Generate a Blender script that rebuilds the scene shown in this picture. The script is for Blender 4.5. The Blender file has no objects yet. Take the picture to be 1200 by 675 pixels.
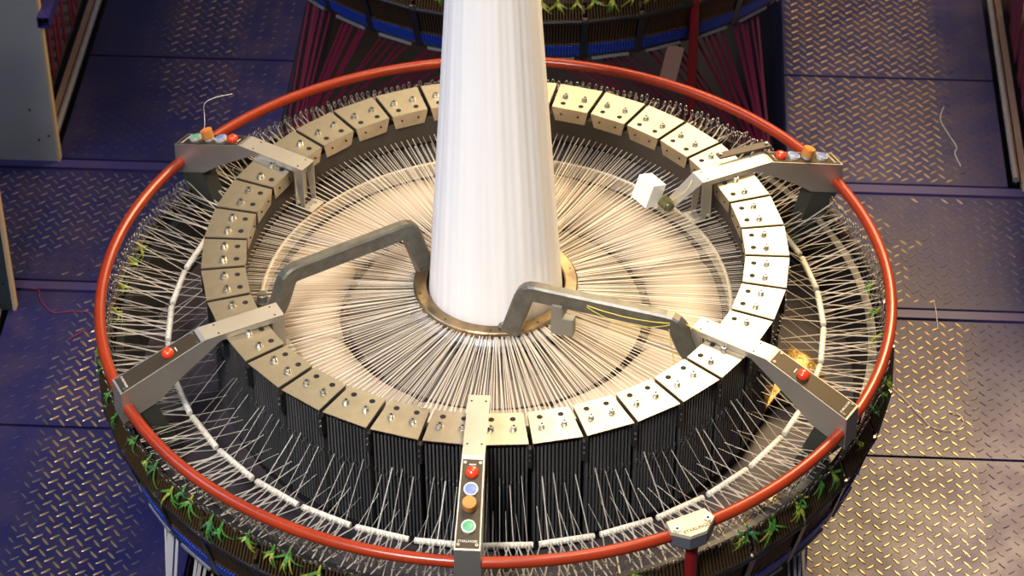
import bpy, bmesh, math, random
from math import sin, cos, pi, radians as R
from mathutils import Vector, Matrix, noise

rnd = random.Random(7)
S = bpy.context.scene
COL = S.collection
Z0 = 0.97            # height of the red guard ring above the deck; the loom's axis is the world z axis

# ------------------------------------------------------------------ materials
MAT = {}
def mat(name, col, rough=0.5, metal=0.0, **k):
    m = bpy.data.materials.new(name); m.use_nodes = True
    nt = m.node_tree; b = nt.nodes['Principled BSDF']
    b.inputs['Base Color'].default_value = (*col, 1)
    b.inputs['Roughness'].default_value = rough
    b.inputs['Metallic'].default_value = metal
    if 'spec' in k: b.inputs['Specular IOR Level'].default_value = k['spec']
    if 'coat' in k: b.inputs['Coat Weight'].default_value = k['coat']; b.inputs['Coat Roughness'].default_value = .12
    if 'emit' in k:
        b.inputs['Emission Color'].default_value = (*k['emit'], 1); b.inputs['Emission Strength'].default_value = k.get('es', 1)
    tc = nt.nodes.new('ShaderNodeTexCoord')
    if 'col2' in k:
        n = nt.nodes.new('ShaderNodeTexNoise'); n.inputs['Scale'].default_value = k.get('scale', 20); n.inputs['Detail'].default_value = 6
        mp = nt.nodes.new('ShaderNodeMapping'); mp.inputs['Scale'].default_value = k.get('stretch', (1, 1, 1))
        nt.links.new(tc.outputs['Object'], mp.inputs['Vector']); nt.links.new(mp.outputs['Vector'], n.inputs['Vector'])
        r = nt.nodes.new('ShaderNodeValToRGB'); lo, hi = k.get('range', (.35, .7))
        r.color_ramp.elements[0].position = lo; r.color_ramp.elements[1].position = hi
        r.color_ramp.elements[0].color = (*col, 1); r.color_ramp.elements[1].color = (*k['col2'], 1)
        nt.links.new(n.outputs['Fac'], r.inputs['Fac']); nt.links.new(r.outputs['Color'], b.inputs['Base Color'])
        if 'rough2' in k:
            mr = nt.nodes.new('ShaderNodeMapRange'); mr.inputs['From Min'].default_value = lo; mr.inputs['From Max'].default_value = hi
            mr.inputs['To Min'].default_value = rough; mr.inputs['To Max'].default_value = k['rough2']
            nt.links.new(n.outputs['Fac'], mr.inputs['Value']); nt.links.new(mr.outputs['Result'], b.inputs['Roughness'])
    if 'bump' in k:
        n2 = nt.nodes.new('ShaderNodeTexNoise'); n2.inputs['Scale'].default_value = k.get('bscale', 60); n2.inputs['Detail'].default_value = 4
        mp2 = nt.nodes.new('ShaderNodeMapping'); mp2.inputs['Scale'].default_value = k.get('bstretch', (1, 1, 1))
        nt.links.new(tc.outputs['Object'], mp2.inputs['Vector']); nt.links.new(mp2.outputs['Vector'], n2.inputs['Vector'])
        bp = nt.nodes.new('ShaderNodeBump'); bp.inputs['Strength'].default_value = k['bump']; bp.inputs['Distance'].default_value = k.get('bdist', .002)
        nt.links.new(n2.outputs['Fac'], bp.inputs['Height']); nt.links.new(bp.outputs['Normal'], b.inputs['Normal'])
    MAT[name] = m
    return m

mat('deck_paint', (.016, .016, .095), .42, 0, col2=(.040, .028, .085), scale=7, range=(.4, .75), rough2=.55, bump=.25, bscale=90)
mat('strip_paint', (.045, .038, .15), .4, 0, col2=(.07, .05, .15), scale=5)
mat('worn_bright', (.62, .47, .25), .38, .75, col2=(.45, .32, .15), scale=15)
mat('worn_dull', (.19, .155, .14), .45, .35, col2=(.10, .085, .11), scale=15)
mat('pit_dark', (.010, .009, .016), .8)
mat('pit_blue', (.012, .014, .05), .6)
mat('red_tube', (.36, .038, .008), .30, 0, coat=.12, col2=(.30, .028, .007), scale=6)
mat('red_post', (.22, .010, .010), .4)
mat('plate_steel', (.70, .63, .49), .33, 1, col2=(.44, .38, .28), scale=9, range=(.3, .75), rough2=.48, bump=.05, bscale=300, bstretch=(1, .06, 1), bdist=.001)
mat('arm_steel', (.60, .57, .50), .48, .85, col2=(.52, .49, .42), scale=6)
mat('bolt_steel', (.55, .53, .47), .3, 1)
mat('hole_black', (.004, .004, .004), .8)
mat('panel_brown', (.060, .044, .024), .42, .3)
mat('heald_black', (.11, .112, .115), .36, .55, col2=(.16, .16, .16), scale=30, stretch=(1, 1, .1))
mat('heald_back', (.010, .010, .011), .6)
mat('inner_band', (.075, .062, .05), .5, .4)
mat('drum_dark', (.022, .018, .018), .65)
mat('deck_inner', (.050, .038, .042), .6, 0, col2=(.022, .017, .02), scale=9)
mat('race_brown', (.20, .145, .095), .5, .2, col2=(.12, .085, .06), scale=8)
mat('disc_grey', (.13, .11, .09), .45, .3, col2=(.085, .07, .058), scale=5)
mat('rail_cream', (.80, .70, .52), .35, .3)
mat('gold_cast', (.55, .37, .12), .42, .8, col2=(.34, .21, .06), scale=25, bump=.6, bscale=60, bdist=.01)
mat('goose_grey', (.13, .125, .105), .42, .6, col2=(.19, .18, .15), scale=30, bump=.15, bscale=200)
mat('brass_ring', (.42, .30, .16), .34, .9, col2=(.18, .13, .085), scale=14, range=(.35, .65))
mat('collar_grey', (.16, .17, .20), .45, .6)
mat('guide_white', (.70, .66, .56), .45, 0)
mat('loop_steel', (.52, .50, .45), .3, .9)
mat('slat_bronze', (.15, .092, .042), .4, .65)
mat('frame_black', (.012, .012, .014), .35)
mat('comb_blue', (.012, .055, .42), .42)
mat('strip_light', (.30, .31, .33), .4, .3)
mat('tuft_green', (.06, .21, .025), .5)
mat('tuft_lime', (.29, .31, .035), .5)
mat('tuft_dark', (.025, .10, .035), .5)
mat('tape_magenta', (.20, .014, .055), .5)
mat('tape_white', (.42, .41, .42), .5)
mat('bobbin_cream', (.42, .35, .27), .55, 0, col2=(.26, .205, .15), scale=4)
mat('shuttle_dark', (.09, .07, .055), .45, .4)
mat('cabinet_white', (.50, .49, .44), .5, 0, col2=(.43, .42, .38), scale=3)
mat('edge_beige', (.68, .52, .32), .5)
mat('blue_tube', (.035, .03, .17), .4)
mat('chrome', (.80, .76, .70), .25, .75)
mat('copper_strip', (.30, .20, .17), .5, .1)
mat('tile_brown', (.10, .072, .055), .6, 0, col2=(.075, .052, .045), scale=6)
mat('button_red', (.75, .055, .012), .25, 0, coat=.6)
mat('button_orange', (.62, .24, .05), .35)
mat('button_blue', (.17, .24, .50), .3)
mat('button_green', (.13, .42, .22), .3)
mat('button_ring', (.78, .78, .76), .25, .4)
mat('ink_white', (.8, .78, .7), .5)
mat('ink_dark', (.16, .12, .07), .5)
mat('clamp_cream', (.58, .50, .36), .45, .3)
mat('clamp_grey', (.17, .18, .20), .45, .4)
mat('foot_green', (.06, .065, .052), .5, .3)
mat('panel_shaded', (.035, .05, .055), .5)  # dark teal puts the shade on the left end panel's face into its colour
mat('card', (.42, .25, .19), .6)
mat('sensor_white', (.80, .80, .76), .35)
mat('sensor_glass', (.10, .10, .05), .1, .3)
mat('sensor_grey', (.26, .245, .20), .5, .4)
mat('wire_yellow', (.62, .52, .10), .45)
mat('scrap_white', (.75, .74, .72), .5)
mat('scrap_red', (.30, .03, .05), .5)

def thread_mat(name, col, trans):
    m = bpy.data.materials.new(name); m.use_nodes = True; nt = m.node_tree
    b = nt.nodes['Principled BSDF']; out = nt.nodes['Material Output']
    b.inputs['Base Color'].default_value = (*col, 1); b.inputs['Roughness'].default_value = .35
    tl = nt.nodes.new('ShaderNodeBsdfTranslucent'); tl.inputs['Color'].default_value = (*col, 1)
    tr = nt.nodes.new('ShaderNodeBsdfTransparent')
    m1 = nt.nodes.new('ShaderNodeMixShader'); m1.inputs[0].default_value = .25
    m2 = nt.nodes.new('ShaderNodeMixShader'); m2.inputs[0].default_value = trans
    nt.links.new(b.outputs[0], m1.inputs[1]); nt.links.new(tl.outputs[0], m1.inputs[2])
    nt.links.new(m1.outputs[0], m2.inputs[1]); nt.links.new(tr.outputs[0], m2.inputs[2])
    nt.links.new(m2.outputs[0], out.inputs['Surface'])
    MAT[name] = m
thread_mat('warp_inner', (.86, .78, .65), .42)
thread_mat('warp_outer', (.74, .68, .58), .42)

def fabric_mat():
    m = bpy.data.materials.new('fabric'); m.use_nodes = True; nt = m.node_tree
    b = nt.nodes['Principled BSDF']; b.inputs['Roughness'].default_value = .6
    b.inputs['Specular IOR Level'].default_value = .25
    tc = nt.nodes.new('ShaderNodeTexCoord'); mp = nt.nodes.new('ShaderNodeMapping'); mp.inputs['Scale'].default_value = (38, 38, .6)
    n = nt.nodes.new('ShaderNodeTexNoise'); n.inputs['Scale'].default_value = 1.0; n.inputs['Detail'].default_value = 5
    r = nt.nodes.new('ShaderNodeValToRGB')
    r.color_ramp.elements[0].position = .3; r.color_ramp.elements[0].color = (.86, .85, .85, 1)
    r.color_ramp.elements[1].position = .7; r.color_ramp.elements[1].color = (.92, .90, .87, 1)
    nt.links.new(tc.outputs['Object'], mp.inputs['Vector']); nt.links.new(mp.outputs['Vector'], n.inputs['Vector'])
    nt.links.new(n.outputs['Fac'], r.inputs['Fac']); nt.links.new(r.outputs['Color'], b.inputs['Base Color'])
    bp = nt.nodes.new('ShaderNodeBump'); bp.inputs['Strength'].default_value = .2; bp.inputs['Distance'].default_value = .003
    nt.links.new(n.outputs['Fac'], bp.inputs['Height']); nt.links.new(bp.outputs['Normal'], b.inputs['Normal'])
    MAT['fabric'] = m
fabric_mat()

# ------------------------------------------------------------------ mesh builder
class MB:
    def __init__(s): s.v = []; s.f = []; s.m = []; s.mats = []; s.cur = 0; s.sm = []; s.smooth = False
    def use(s, name):
        if name not in s.mats: s.mats.append(name)
        s.cur = s.mats.index(name); return s
    def add(s, vs, fs):
        o = len(s.v); s.v += [tuple(v) for v in vs]
        for f in fs: s.f.append([i + o for i in f]); s.m.append(s.cur); s.sm.append(s.smooth)
        return s
    def box(s, c, d, M=None):
        x, y, z = d[0] / 2, d[1] / 2, d[2] / 2
        vs = [Vector((a * x, b * y, e * z)) for a in (-1, 1) for b in (-1, 1) for e in (-1, 1)]
        if M: vs = [M @ v for v in vs]
        vs = [v + Vector(c) for v in vs]
        return s.add(vs, [(0, 1, 3, 2), (4, 6, 7, 5), (0, 4, 5, 1), (2, 3, 7, 6), (0, 2, 6, 4), (1, 5, 7, 3)])
    def hexa(s, lo, hi):       # lo, hi: 4 points each, same winding (ccw from above)
        n = len(lo); vs = list(lo) + list(hi)
        fs = [tuple(range(n))[::-1], tuple(range(n, 2 * n))] + [(i, (i + 1) % n, n + (i + 1) % n, n + i) for i in range(n)]
        return s.add(vs, fs)
    def bar(s, a, b, w, h, up=(0, 0, 1)):
        a, b = Vector(a), Vector(b); d = (b - a).normalized(); sd = d.cross(Vector(up)).normalized(); u = sd.cross(d)
        q = lambda p: [p + sd * i * w / 2 + u * j * h / 2 for i, j in ((-1, -1), (1, -1), (1, 1), (-1, 1))]
        return s.hexa(q(a), q(b))
    def cyl(s, c, r, h, n=16, r2=None, axis=(0, 0, 1)):
        r2 = r if r2 is None else r2
        M = Vector((0, 0, 1)).rotation_difference(Vector(axis)).to_matrix(); c = Vector(c)
        lo = [c + M @ Vector((r * cos(2 * pi * i / n), r * sin(2 * pi * i / n), 0)) for i in range(n)]
        hi = [c + M @ Vector((r2 * cos(2 * pi * i / n), r2 * sin(2 * pi * i / n), h)) for i in range(n)]
        return s.hexa(lo, hi)
    def dome(s, c, r, h, n=16, k=5, axis=(0, 0, 1)):
        M = Vector((0, 0, 1)).rotation_difference(Vector(axis)).to_matrix(); c = Vector(c)
        vs = []; fs = []
        for j in range(k):
            t = j / k * pi / 2
            vs += [c + M @ Vector((r * cos(t) * cos(2 * pi * i / n), r * cos(t) * sin(2 * pi * i / n), h * sin(t))) for i in range(n)]
        vs.append(c + M @ Vector((0, 0, h)))
        for j in range(k - 1):
            fs += [(j * n + i, j * n + (i + 1) % n, (j + 1) * n + (i + 1) % n, (j + 1) * n + i) for i in range(n)]
        fs += [((k - 1) * n + i, (k - 1) * n + (i + 1) % n, k * n) for i in range(n)]
        t = s.smooth; s.smooth = True; s.add(vs, fs); s.smooth = t
        return s
    def tube(s, path, r, n=8, closed=False, cap=True):
        P = [Vector(p) for p in path]; N = len(P); rings = []; up = Vector((0, 0, 1)); prev = None
        for i, p in enumerate(P):
            a = P[(i - 1) % N] if (closed or i > 0) else p; b = P[(i + 1) % N] if (closed or i < N - 1) else p
            d = (b - a).normalized()
            if prev is None: sd = d.cross(up if abs(d.z) < .95 else Vector((1, 0, 0))).normalized()
            else: sd = (prev - d * prev.dot(d)).normalized()
            prev = sd; u = sd.cross(d)
            rr = r[i] if isinstance(r, (list, tuple)) else r
            rings.append([p + (sd * cos(2 * pi * k / n) + u * sin(2 * pi * k / n)) * rr for k in range(n)])
        vs = [v for q in rings for v in q]; fs = []
        for i in range(N if closed else N - 1):
            j = (i + 1) % N
            fs += [(i * n + k, j * n + k, j * n + (k + 1) % n, i * n + (k + 1) % n) for k in range(n)]
        t = s.smooth; s.smooth = True; s.add(vs, fs); s.smooth = t
        if cap and not closed: s.add([v for v in rings[0]], [tuple(range(n))]); s.add([v for v in rings[-1]], [tuple(range(n))[::-1]])
        return s
    def lathe(s, prof, a0=0, a1=2 * pi, n=72, closed=True, endcap=False):
        full = abs(a1 - a0 - 2 * pi) < 1e-6; k = len(prof); cnt = n if full else n + 1
        vs = [(r * cos(a0 + (a1 - a0) * i / n), r * sin(a0 + (a1 - a0) * i / n), z) for i in range(cnt) for r, z in prof]
        fs = []
        for i in range(n):
            j = (i + 1) % cnt
            for q in range(k if closed else k - 1):
                w = (q + 1) % k
                fs.append((i * k + q, j * k + q, j * k + w, i * k + w))
        if endcap and not full: fs += [tuple(range(k)), tuple(range((cnt - 1) * k, cnt * k))[::-1]]
        return s.add(vs, fs)
    def ribbon(s, a, b, w, side):
        a, b = Vector(a), Vector(b); q = Vector(side) * w / 2
        return s.add([a - q, b - q, b + q, a + q], [(0, 1, 2, 3)])
    def mesh(s, name):
        me = bpy.data.meshes.new(name); me.from_pydata(s.v, [], s.f)
        for q in s.mats: me.materials.append(MAT[q])
        me.polygons.foreach_set('material_index', s.m); me.polygons.foreach_set('use_smooth', s.sm)
        me.update(); return me
    def build(s, name, parent=None, M=None, fix=False):
        me = s.mesh(name)
        if fix:
            bm = bmesh.new(); bm.from_mesh(me); bmesh.ops.recalc_face_normals(bm, faces=bm.faces); bm.to_mesh(me); bm.free()
        o = bpy.data.objects.new(name, me); COL.objects.link(o)
        if parent: o.parent = parent
        if M is not None: o.matrix_local = M
        return o

def tag(o, label=None, cat=None, group=None, kind=None):
    if label: o['label'] = label
    if cat: o['category'] = cat
    if group: o['group'] = group
    if kind: o['kind'] = kind
    return o
def empty(name, loc=(0, 0, 0), rz=0, **k):
    o = bpy.data.objects.new(name, None); COL.objects.link(o); o.location = loc; o.rotation_euler = (0, 0, rz); o.empty_display_size = .05
    return tag(o, **k)
def kids(o): return [c for c in list(bpy.data.objects) if c.parent == o]
TREE = {}
def copy_tree(o, parent=None):
    c = o.copy(); COL.objects.link(c)
    if parent: c.parent = parent
    for ch in TREE.get(o.name) or kids(o): copy_tree(ch, c)
    return c
def freeze(o):           # remember a prototype's parts before the copies exist
    TREE[o.name] = kids(o)
    for c in TREE[o.name]: freeze(c)
ORD = ['', 'first', 'second', 'third', 'fourth', 'fifth', 'sixth', 'seventh', 'eighth', 'ninth', 'tenth', 'eleventh', 'twelfth']
LAND = [(270, 'four-button front arm'), (210, 'left one-button arm'), (150, 'back left arm'), (30, 'back right arm'), (330, 'right one-button arm')]
def place_words(deg):     # ordinal clockwise (seen from above) from the landmark arm before it
    best = min(LAND, key=lambda l: (l[0] - deg) % 360)
    n = int(math.ceil(((best[0] - deg) % 360) / 10.0 - 1e-6))
    return f'{ORD[n]} clockwise from the {best[1]}'
def text_mesh(s, name, size, material, parent, M, depth=.0006):
    cu = bpy.data.curves.new(name, 'FONT'); cu.body = s; cu.size = size; cu.align_x = 'CENTER'; cu.align_y = 'CENTER'; cu.extrude = depth; cu.resolution_u = 3
    t = bpy.data.objects.new('tmp', cu); COL.objects.link(t)
    bpy.context.view_layer.update()
    me = bpy.data.meshes.new_from_object(t.evaluated_get(bpy.context.evaluated_depsgraph_get()))
    bpy.data.objects.remove(t)
    me.materials.clear(); me.materials.append(MAT[material])
    o = bpy.data.objects.new(name, me); COL.objects.link(o); o.parent = parent; o.matrix_local = M
    return o

# ------------------------------------------------------------------ camera
yaw, pitch, roll = 0.00785330, 0.68332446, -0.00623763
A4 = R(4)
cp, sp_, cy, sy = cos(pitch), sin(pitch), cos(yaw), sin(yaw)
F = Vector((sy * cp, cy * cp, -sp_)); Rt = Vector((cy, -sy, 0)); U = Rt.cross(F)
R2 = Rt * cos(roll) + U * sin(roll); U2 = -Rt * sin(roll) + U * cos(roll)
RZ = Matrix.Rotation(A4, 3, 'Z')
F, R2, U2 = RZ @ F, RZ @ R2, RZ @ U2
loc = RZ @ Vector((0, -6.32671681, 5.13112042 + 0)) ; loc.z += Z0
cam_d = bpy.data.cameras.new('camera'); cam = bpy.data.objects.new('camera', cam_d); COL.objects.link(cam)
M4 = Matrix((R2, U2, -F)).transposed().to_4x4(); M4.translation = loc
cam.matrix_world = M4
cam_d.sensor_width = 36; cam_d.lens = 3137.07 / 1200 * 36; cam_d.clip_end = 100; cam_d.clip_start = .1
cam_d.dof.use_dof = True; cam_d.dof.focus_distance = 7.7; cam_d.dof.aperture_fstop = 5.0
S.camera = cam

# ------------------------------------------------------------------ floor: chequer plates
def lozenge(mb, x, y, ang, L, W, H=.0025):
    c, s = cos(ang), sin(ang)
    pts = [(-L / 2, 0), (-L * .3, -W * .42), (0, -W / 2), (L * .3, -W * .42), (L / 2, 0), (L * .3, W * .42), (0, W / 2), (-L * .3, W * .42)]
    vs = [(x + c * a - s * b, y + s * a + c * b, .0) for a, b in pts]
    top = [(-L * .36, 0), (0, -W * .2), (L * .36, 0), (0, W * .2)]
    vs += [(x + c * a - s * b, y + s * a + c * b, H) for a, b in top]
    mb.add(vs, [(0, 1, 8), (1, 2, 9, 8), (2, 3, 10, 9), (3, 4, 10), (4, 5, 10), (5, 6, 11, 10), (6, 7, 8, 11), (7, 0, 8), (8, 9, 10, 11)])
def deck_plate(x0, x1, y0, y1, wear_shade):
    mb = MB(); mb.use('deck_paint'); g = .006; T = .025
    mb.hexa([(x0 + g, y0 + g, -T), (x1 - g, y0 + g, -T), (x1 - g, y1 - g, -T), (x0 + g, y1 - g, -T)],
            [(x0 + g, y0 + g, 0), (x1 - g, y0 + g, 0), (x1 - g, y1 - g, 0), (x0 + g, y1 - g, 0)])
    px, py = .056, .052
    for i in range(int(math.floor(x0 / px)), int(x1 / px) + 2):
        for j in range(int(math.floor(y0 / py)), int(y1 / py) + 2):
            for ox, oy, an, L in ((0, 0, R(-50), .042), (.5, .45, R(37), .038)):
                x, y = (i + ox) * px, (j + oy) * py
                if not (x0 + .02 < x < x1 - .02 and y0 + .02 < y < y1 - .02): continue
                w = wear_shade(x, y) + .22 * noise.noise(Vector((x * 2.2, y * 2.2, 3))) + .10 * noise.noise(Vector((x * 9, y * 9, 1)))
                mb.use('worn_bright' if w > .55 else 'worn_dull' if w > .3 else 'deck_paint')
                k = min(1, max(.55, .6 + w * .6))
                lozenge(mb, x, y, an + rnd.uniform(-.05, .05), L * 1.06 * k, .0095 * k, .0025 if w > .2 else .0012)
    o = mb.build('floor'); tag(o, kind='structure'); return o
side = lambda x, y: 1.05 - max(0, (abs(x) - 1.50)) * 6.0 - max(0, 1.13 - abs(x)) * 3.0
sidel = lambda x, y: .62 - max(0, (abs(x) - 1.50)) * 4 - max(0, 1.24 - abs(x)) * 3 - (.25 if y > 1.5 else 0)  # besides wear, the fade near the rim paints in the rim's shadow
for sx, wf in ((1, side), (-1, sidel)):
    xs = sorted((sx * .98, sx * 1.82))
    for y0, y1 in ((-1.15, -.39), (-.39, .343), (.343, 1.066), (1.863, 2.57), (2.57, 3.30), (3.30, 4.02)):
        deck_plate(xs[0], xs[1], y0, y1, wf)
deck_plate(-2.6, 0, 1.125, 1.80, lambda x, y: .38)
deck_plate(0, 2.6, 1.125, 1.80, lambda x, y: .62 - max(0, x - 1.2) * .35)
n = 0
for y0, y1 in ((1.066, 1.125), (1.80, 1.863)):
    n += 1; mb = MB().use('strip_paint')
    h0 = .002
    mb.box((0, (y0 + y1) / 2, -.02), (5.2, y1 - y0 - .016, .04 + 2 * h0))
    tag(mb.build(f'trim_{n}'), kind='structure')
# the pits the looms stand in, and the slab underneath
mb = MB().use('pit_dark'); mb.box((0, 1.5, -.62), (8, 9, .1))
tag(mb.build('floor_slab'), kind='structure')
n = 2
for x0, x1, y0, y1 in ((-.98, .98, -1.16, 1.066), (-.98, .98, 1.863, 4.02)):
    for a, b, c, d in ((x0 - .02, x0, y0, y1), (x1, x1 + .02, y0, y1), (x0, x1, y1 - .02, y1), (x0, x1, y0, y0 + .02)):
        n += 1; mb = MB().use('pit_blue'); mb.box(((a + b) / 2, (c + d) / 2, -.30), (b - a, d - c, .54)); tag(mb.build(f'trim_{n}'), kind='structure')

# ------------------------------------------------------------------ loom body
def zz(z): return z + Z0
drum = empty('loom_body', (0, 0, -.57), label='dark round body of the front loom under its ring of steel blocks', cat='loom')
def dz(prof): return [(r, zz(z) + .57) for r, z in prof]
MB().use('inner_band').lathe(dz([(.765, .10), (.765, .0), (.80, .0), (.80, .10)]), n=144).build('inner_ring', drum, fix=True)
MB().use('drum_dark').lathe(dz([(.60, -.20), (.80, -.02), (.80, -1.0), (.60, -1.0)]), n=96).build('drum', drum, fix=True)
MB().use('race_brown').lathe(dz([(.20, -.22), (.765, -.22), (.765, -.25), (.20, -.25)]), n=96).build('shuttle_race', drum, fix=True)
MB().use('disc_grey').lathe(dz([(.20, -.08), (.36, -.08), (.45, -.11), (.45, -.215), (.20, -.215)]), n=96).build('centre_disc', drum, fix=True)
MB().use('rail_cream').lathe(dz([(.712, -.22), (.712, -.052), (.716, -.048), (.722, -.052), (.722, -.22)]), n=120).build('race_rail', drum, fix=True)
MB().use('deck_inner').lathe(dz([(.80, -.30), (1.13, -.34), (1.13, -.36), (.80, -.36)]), n=96).build('inner_deck', drum, fix=True)
MB().use('drum_dark').lathe(dz([(.10, -.03), (.19, -.06), (.20, -.9), (.10, -.9)]), n=48).build('centre_column', drum, fix=True)
for ang, r0, w, h, l in ((-5, .93, .10, .10, .085), (-36, 1.035, .035, .05, .04), (-43, 1.075, .028, .04, .035)):
    a = R(ang); mb = MB().use('gold_cast'); Mz = Matrix.Rotation(a, 3, 'Z')
    q = lambda r, t, z: Mz @ Vector((r, t, zz(z) + .57)); mb.smooth = True
    N = 10
    rings = [[q(r0 + l * f * cos(2 * pi * i / N) * (1 + .25 * sin(3 * i)), w * f * sin(2 * pi * i / N) * (1 + .2 * cos(2 * i)), -.30 + h * g) for i in range(N)] for f, g in ((1, 0), (1.02, .4), (.85, .75), (.45, 1.0))]
    vs = [v for r_ in rings for v in r_]; fs = [tuple(range(N))[::-1], tuple(range(3 * N, 4 * N))]
    for j in range(3): fs += [(j * N + i, j * N + (i + 1) % N, (j + 1) * N + (i + 1) % N, (j + 1) * N + i) for i in range(N)]
    mb.add(vs, fs); mb.build('cast_bracket', drum, fix=True)
mb = MB().use('gold_cast'); mb.bar(Vector((.735, -.39, zz(-.26) + .57)), Vector((.875, -.14, zz(-.25) + .57)), .028, .012); mb.build('cast_strip', drum)

# ------------------------------------------------------------------ heald blocks (36)
RC = .82
def make_block():
    root = empty('heald_block', (RC, 0, zz(-.30)), 0)
    L = lambda r, t, z: Vector((r - RC, t, z + .30))
    g = .0055
    ti, to = .752 * math.sin(R(5)) - g, .883 * math.sin(R(5)) - g
    ri, ro = .752 * cos(R(5)), .883 * cos(R(5)); zt, th = .14, .003
    mb = MB().use('plate_steel')
    e = .0008
    mb.hexa([L(ri, -ti, zt - th), L(ro, -to, zt - th), L(ro, to, zt - th), L(ri, ti, zt - th)],
            [L(ri + e, -ti + e, zt), L(ro, -to + e, zt), L(ro, to - e, zt), L(ri + e, ti - e, zt)])
    b = .82
    mb.hexa([L(ri + .003, -ti * b, .087), L(ri + .006, -ti * b, .087), L(ri + .006, ti * b, .087), L(ri + .003, ti * b, .087)],
            [L(ri, -ti, zt - th), L(ri + .003, -ti, zt - th), L(ri + .003, ti, zt - th), L(ri, ti, zt - th)])
    mb.use('inner_band')  # dark colour on the steel side flanges stands in for shade in the seams
    for s in (-1, 1):
        a0, a1 = L(ri + .004, s * ti, zt - th), L(ro, s * to, zt - th); d = Vector((0, -s * .002, 0)); h = Vector((0, 0, -.016))
        mb.hexa([a0 + h, a1 + h, a1 + h + d, a0 + h + d], [a0, a1, a1 + d, a0 + d])
    mb.use('hole_black')
    for s in (-1, 1):
        mb.cyl(L(.776, s * .030, zt + .0001), .0085, .0006, 14)
        mb.cyl(L(ri + .0008, s * .028, .116), .003, .003, 8, axis=(-1, 0, -.05))
    mb.build('cover_plate', root, fix=True)
    for s in (-1, 1):
        m2 = MB().use('bolt_steel'); c = L(.815, s * .032, zt)
        m2.cyl(c, .0115, .002, 14).cyl(c + Vector((0, 0, .002)), .0085, .009, 10)
        m2.use('hole_black').cyl(c + Vector((0, 0, .0111)), .0038, .0003, 6)
        m2.build('bolt', root)
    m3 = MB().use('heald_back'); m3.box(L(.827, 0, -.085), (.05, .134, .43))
    m3.use('heald_black')
    for i in range(13):
        t = (i - 6) * .0108
        m3.box(L(.857, t, -.07), (.018, .0052, .37)); m3.box(L(.850, t, .125), (.018, .0052, .02), Matrix.Rotation(R(-25), 3, 'Y'))
        m3.box(L(.868, t, -.02 - .016 * (i % 2)), (.006, .004, .012))
    m3.build('heald_comb', root)
    m4 = MB().use('frame_black')
    m4.box(L(.872, .0735, .085), (.018, .012, .07)); m4.use('bolt_steel').cyl(L(.880, .0735, .10), .003, .004, 8, axis=(1, 0, 0)).cyl(L(.880, .0735, .08), .003, .004, 8, axis=(1, 0, 0))
    m4.build('corner_latch', root)
    return root
blk = make_block(); freeze(blk)
for k in range(36):
    a = 5 + 10 * k
    o = blk if k == 0 else copy_tree(blk)
    o.location = (RC * cos(R(a)), RC * sin(R(a)), zz(-.30)); o.rotation_euler = (0, 0, R(a))
    tag(o, f'brushed steel heald block with two bolts, {place_words(a)}', 'machine block', 'heald blocks around the front loom')

# ------------------------------------------------------------------ white guide rods (36)
RG, ZG = 1.0, -.13
def make_rod():
    mb = MB().use('guide_white'); h = .0795
    mb.tube([(0, -h, 0), (0, -h + .002, 0), (0, h - .002, 0), (0, h, 0)], [.0075, .0095, .0095, .0075], 12)
    mb.use('ink_dark')
    for i in range(16):
        y = -.072 + i * .0096
        mb.cyl((.0085, y, .003), .0016, .0016, 6, axis=(1, 0, .4)); mb.cyl((-.0085, y, .003), .0016, .0016, 6, axis=(-1, 0, .4))
    return mb.build('guide_rod')
rod = make_rod()
for k in range(36):
    a = 5 + 10 * k
    o = rod if k == 0 else rod.copy()
    if k: COL.objects.link(o)
    o.location = (RG * cos(R(a)), RG * sin(R(a)), zz(ZG)); o.rotation_euler = (0, 0, R(a))
    tag(o, f'white perforated guide rod between warp tapes, {place_words(a)}', 'rod', 'white guide rods of the front loom')

# ------------------------------------------------------------------ warp tapes
pc = lambda r, a, z: Vector((r * cos(a), r * sin(a), zz(z)))
mb = MB().use('warp_inner')
NI = 500
for i in range(NI):
    a = 2 * pi * i / NI + rnd.uniform(-.003, .003); b = a + rnd.uniform(-.03, .03)
    up = i % 2
    p, q = pc(.762, a, .015 + (.012 if up else -.02)), pc(.244, b, -.004 - (.0 if up else .008))
    d = (q - p).normalized(); sd = d.cross(Vector((0, 0, 1)))
    sd = Matrix.Rotation(rnd.uniform(-.4, .4), 3, d) @ sd
    mb.ribbon(p, q, rnd.uniform(.0024, .0038), sd)
tag(mb.build('warp_tapes'), 'pale warp tapes fanned in towards the white fabric tube', 'tape', kind='stuff')
mb = MB().use('warp_outer')
for k in range(36):
    for i in range(16):
        a = R(10 * k + .6 + 8.8 * (i + .5) / 16)
        e = a + R((1.3, -2.6)[i % 3 == 0] + rnd.uniform(-.35, .35))       # the eyelet it comes from
        w = rnd.uniform(.0026, .0055)
        p, q = pc(1.185, e, -.075 - .03 * (i % 2)), pc(1.0, a, ZG + .008)
        d = (q - p).normalized(); sd = Matrix.Rotation(rnd.uniform(-.5, .5), 3, d) @ d.cross(Vector((0, 0, 1))).normalized()
        mb.ribbon(p, q, w, sd)
        if i % 2: continue
        h = R(10 * k + 5 + (i - 7.5) * .52 + rnd.uniform(-.15, .15))      # the heald eye it goes to
        q2 = pc(.874, h, -.01 - .12 * (i % 4 == 0) + rnd.uniform(-.025, .025))
        d = (q2 - q).normalized(); sd = Matrix.Rotation(rnd.uniform(-.5, .5), 3, d) @ d.cross(Vector((0, 0, 1))).normalized()
        mb.ribbon(q, q2, w * .7, sd)
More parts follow.
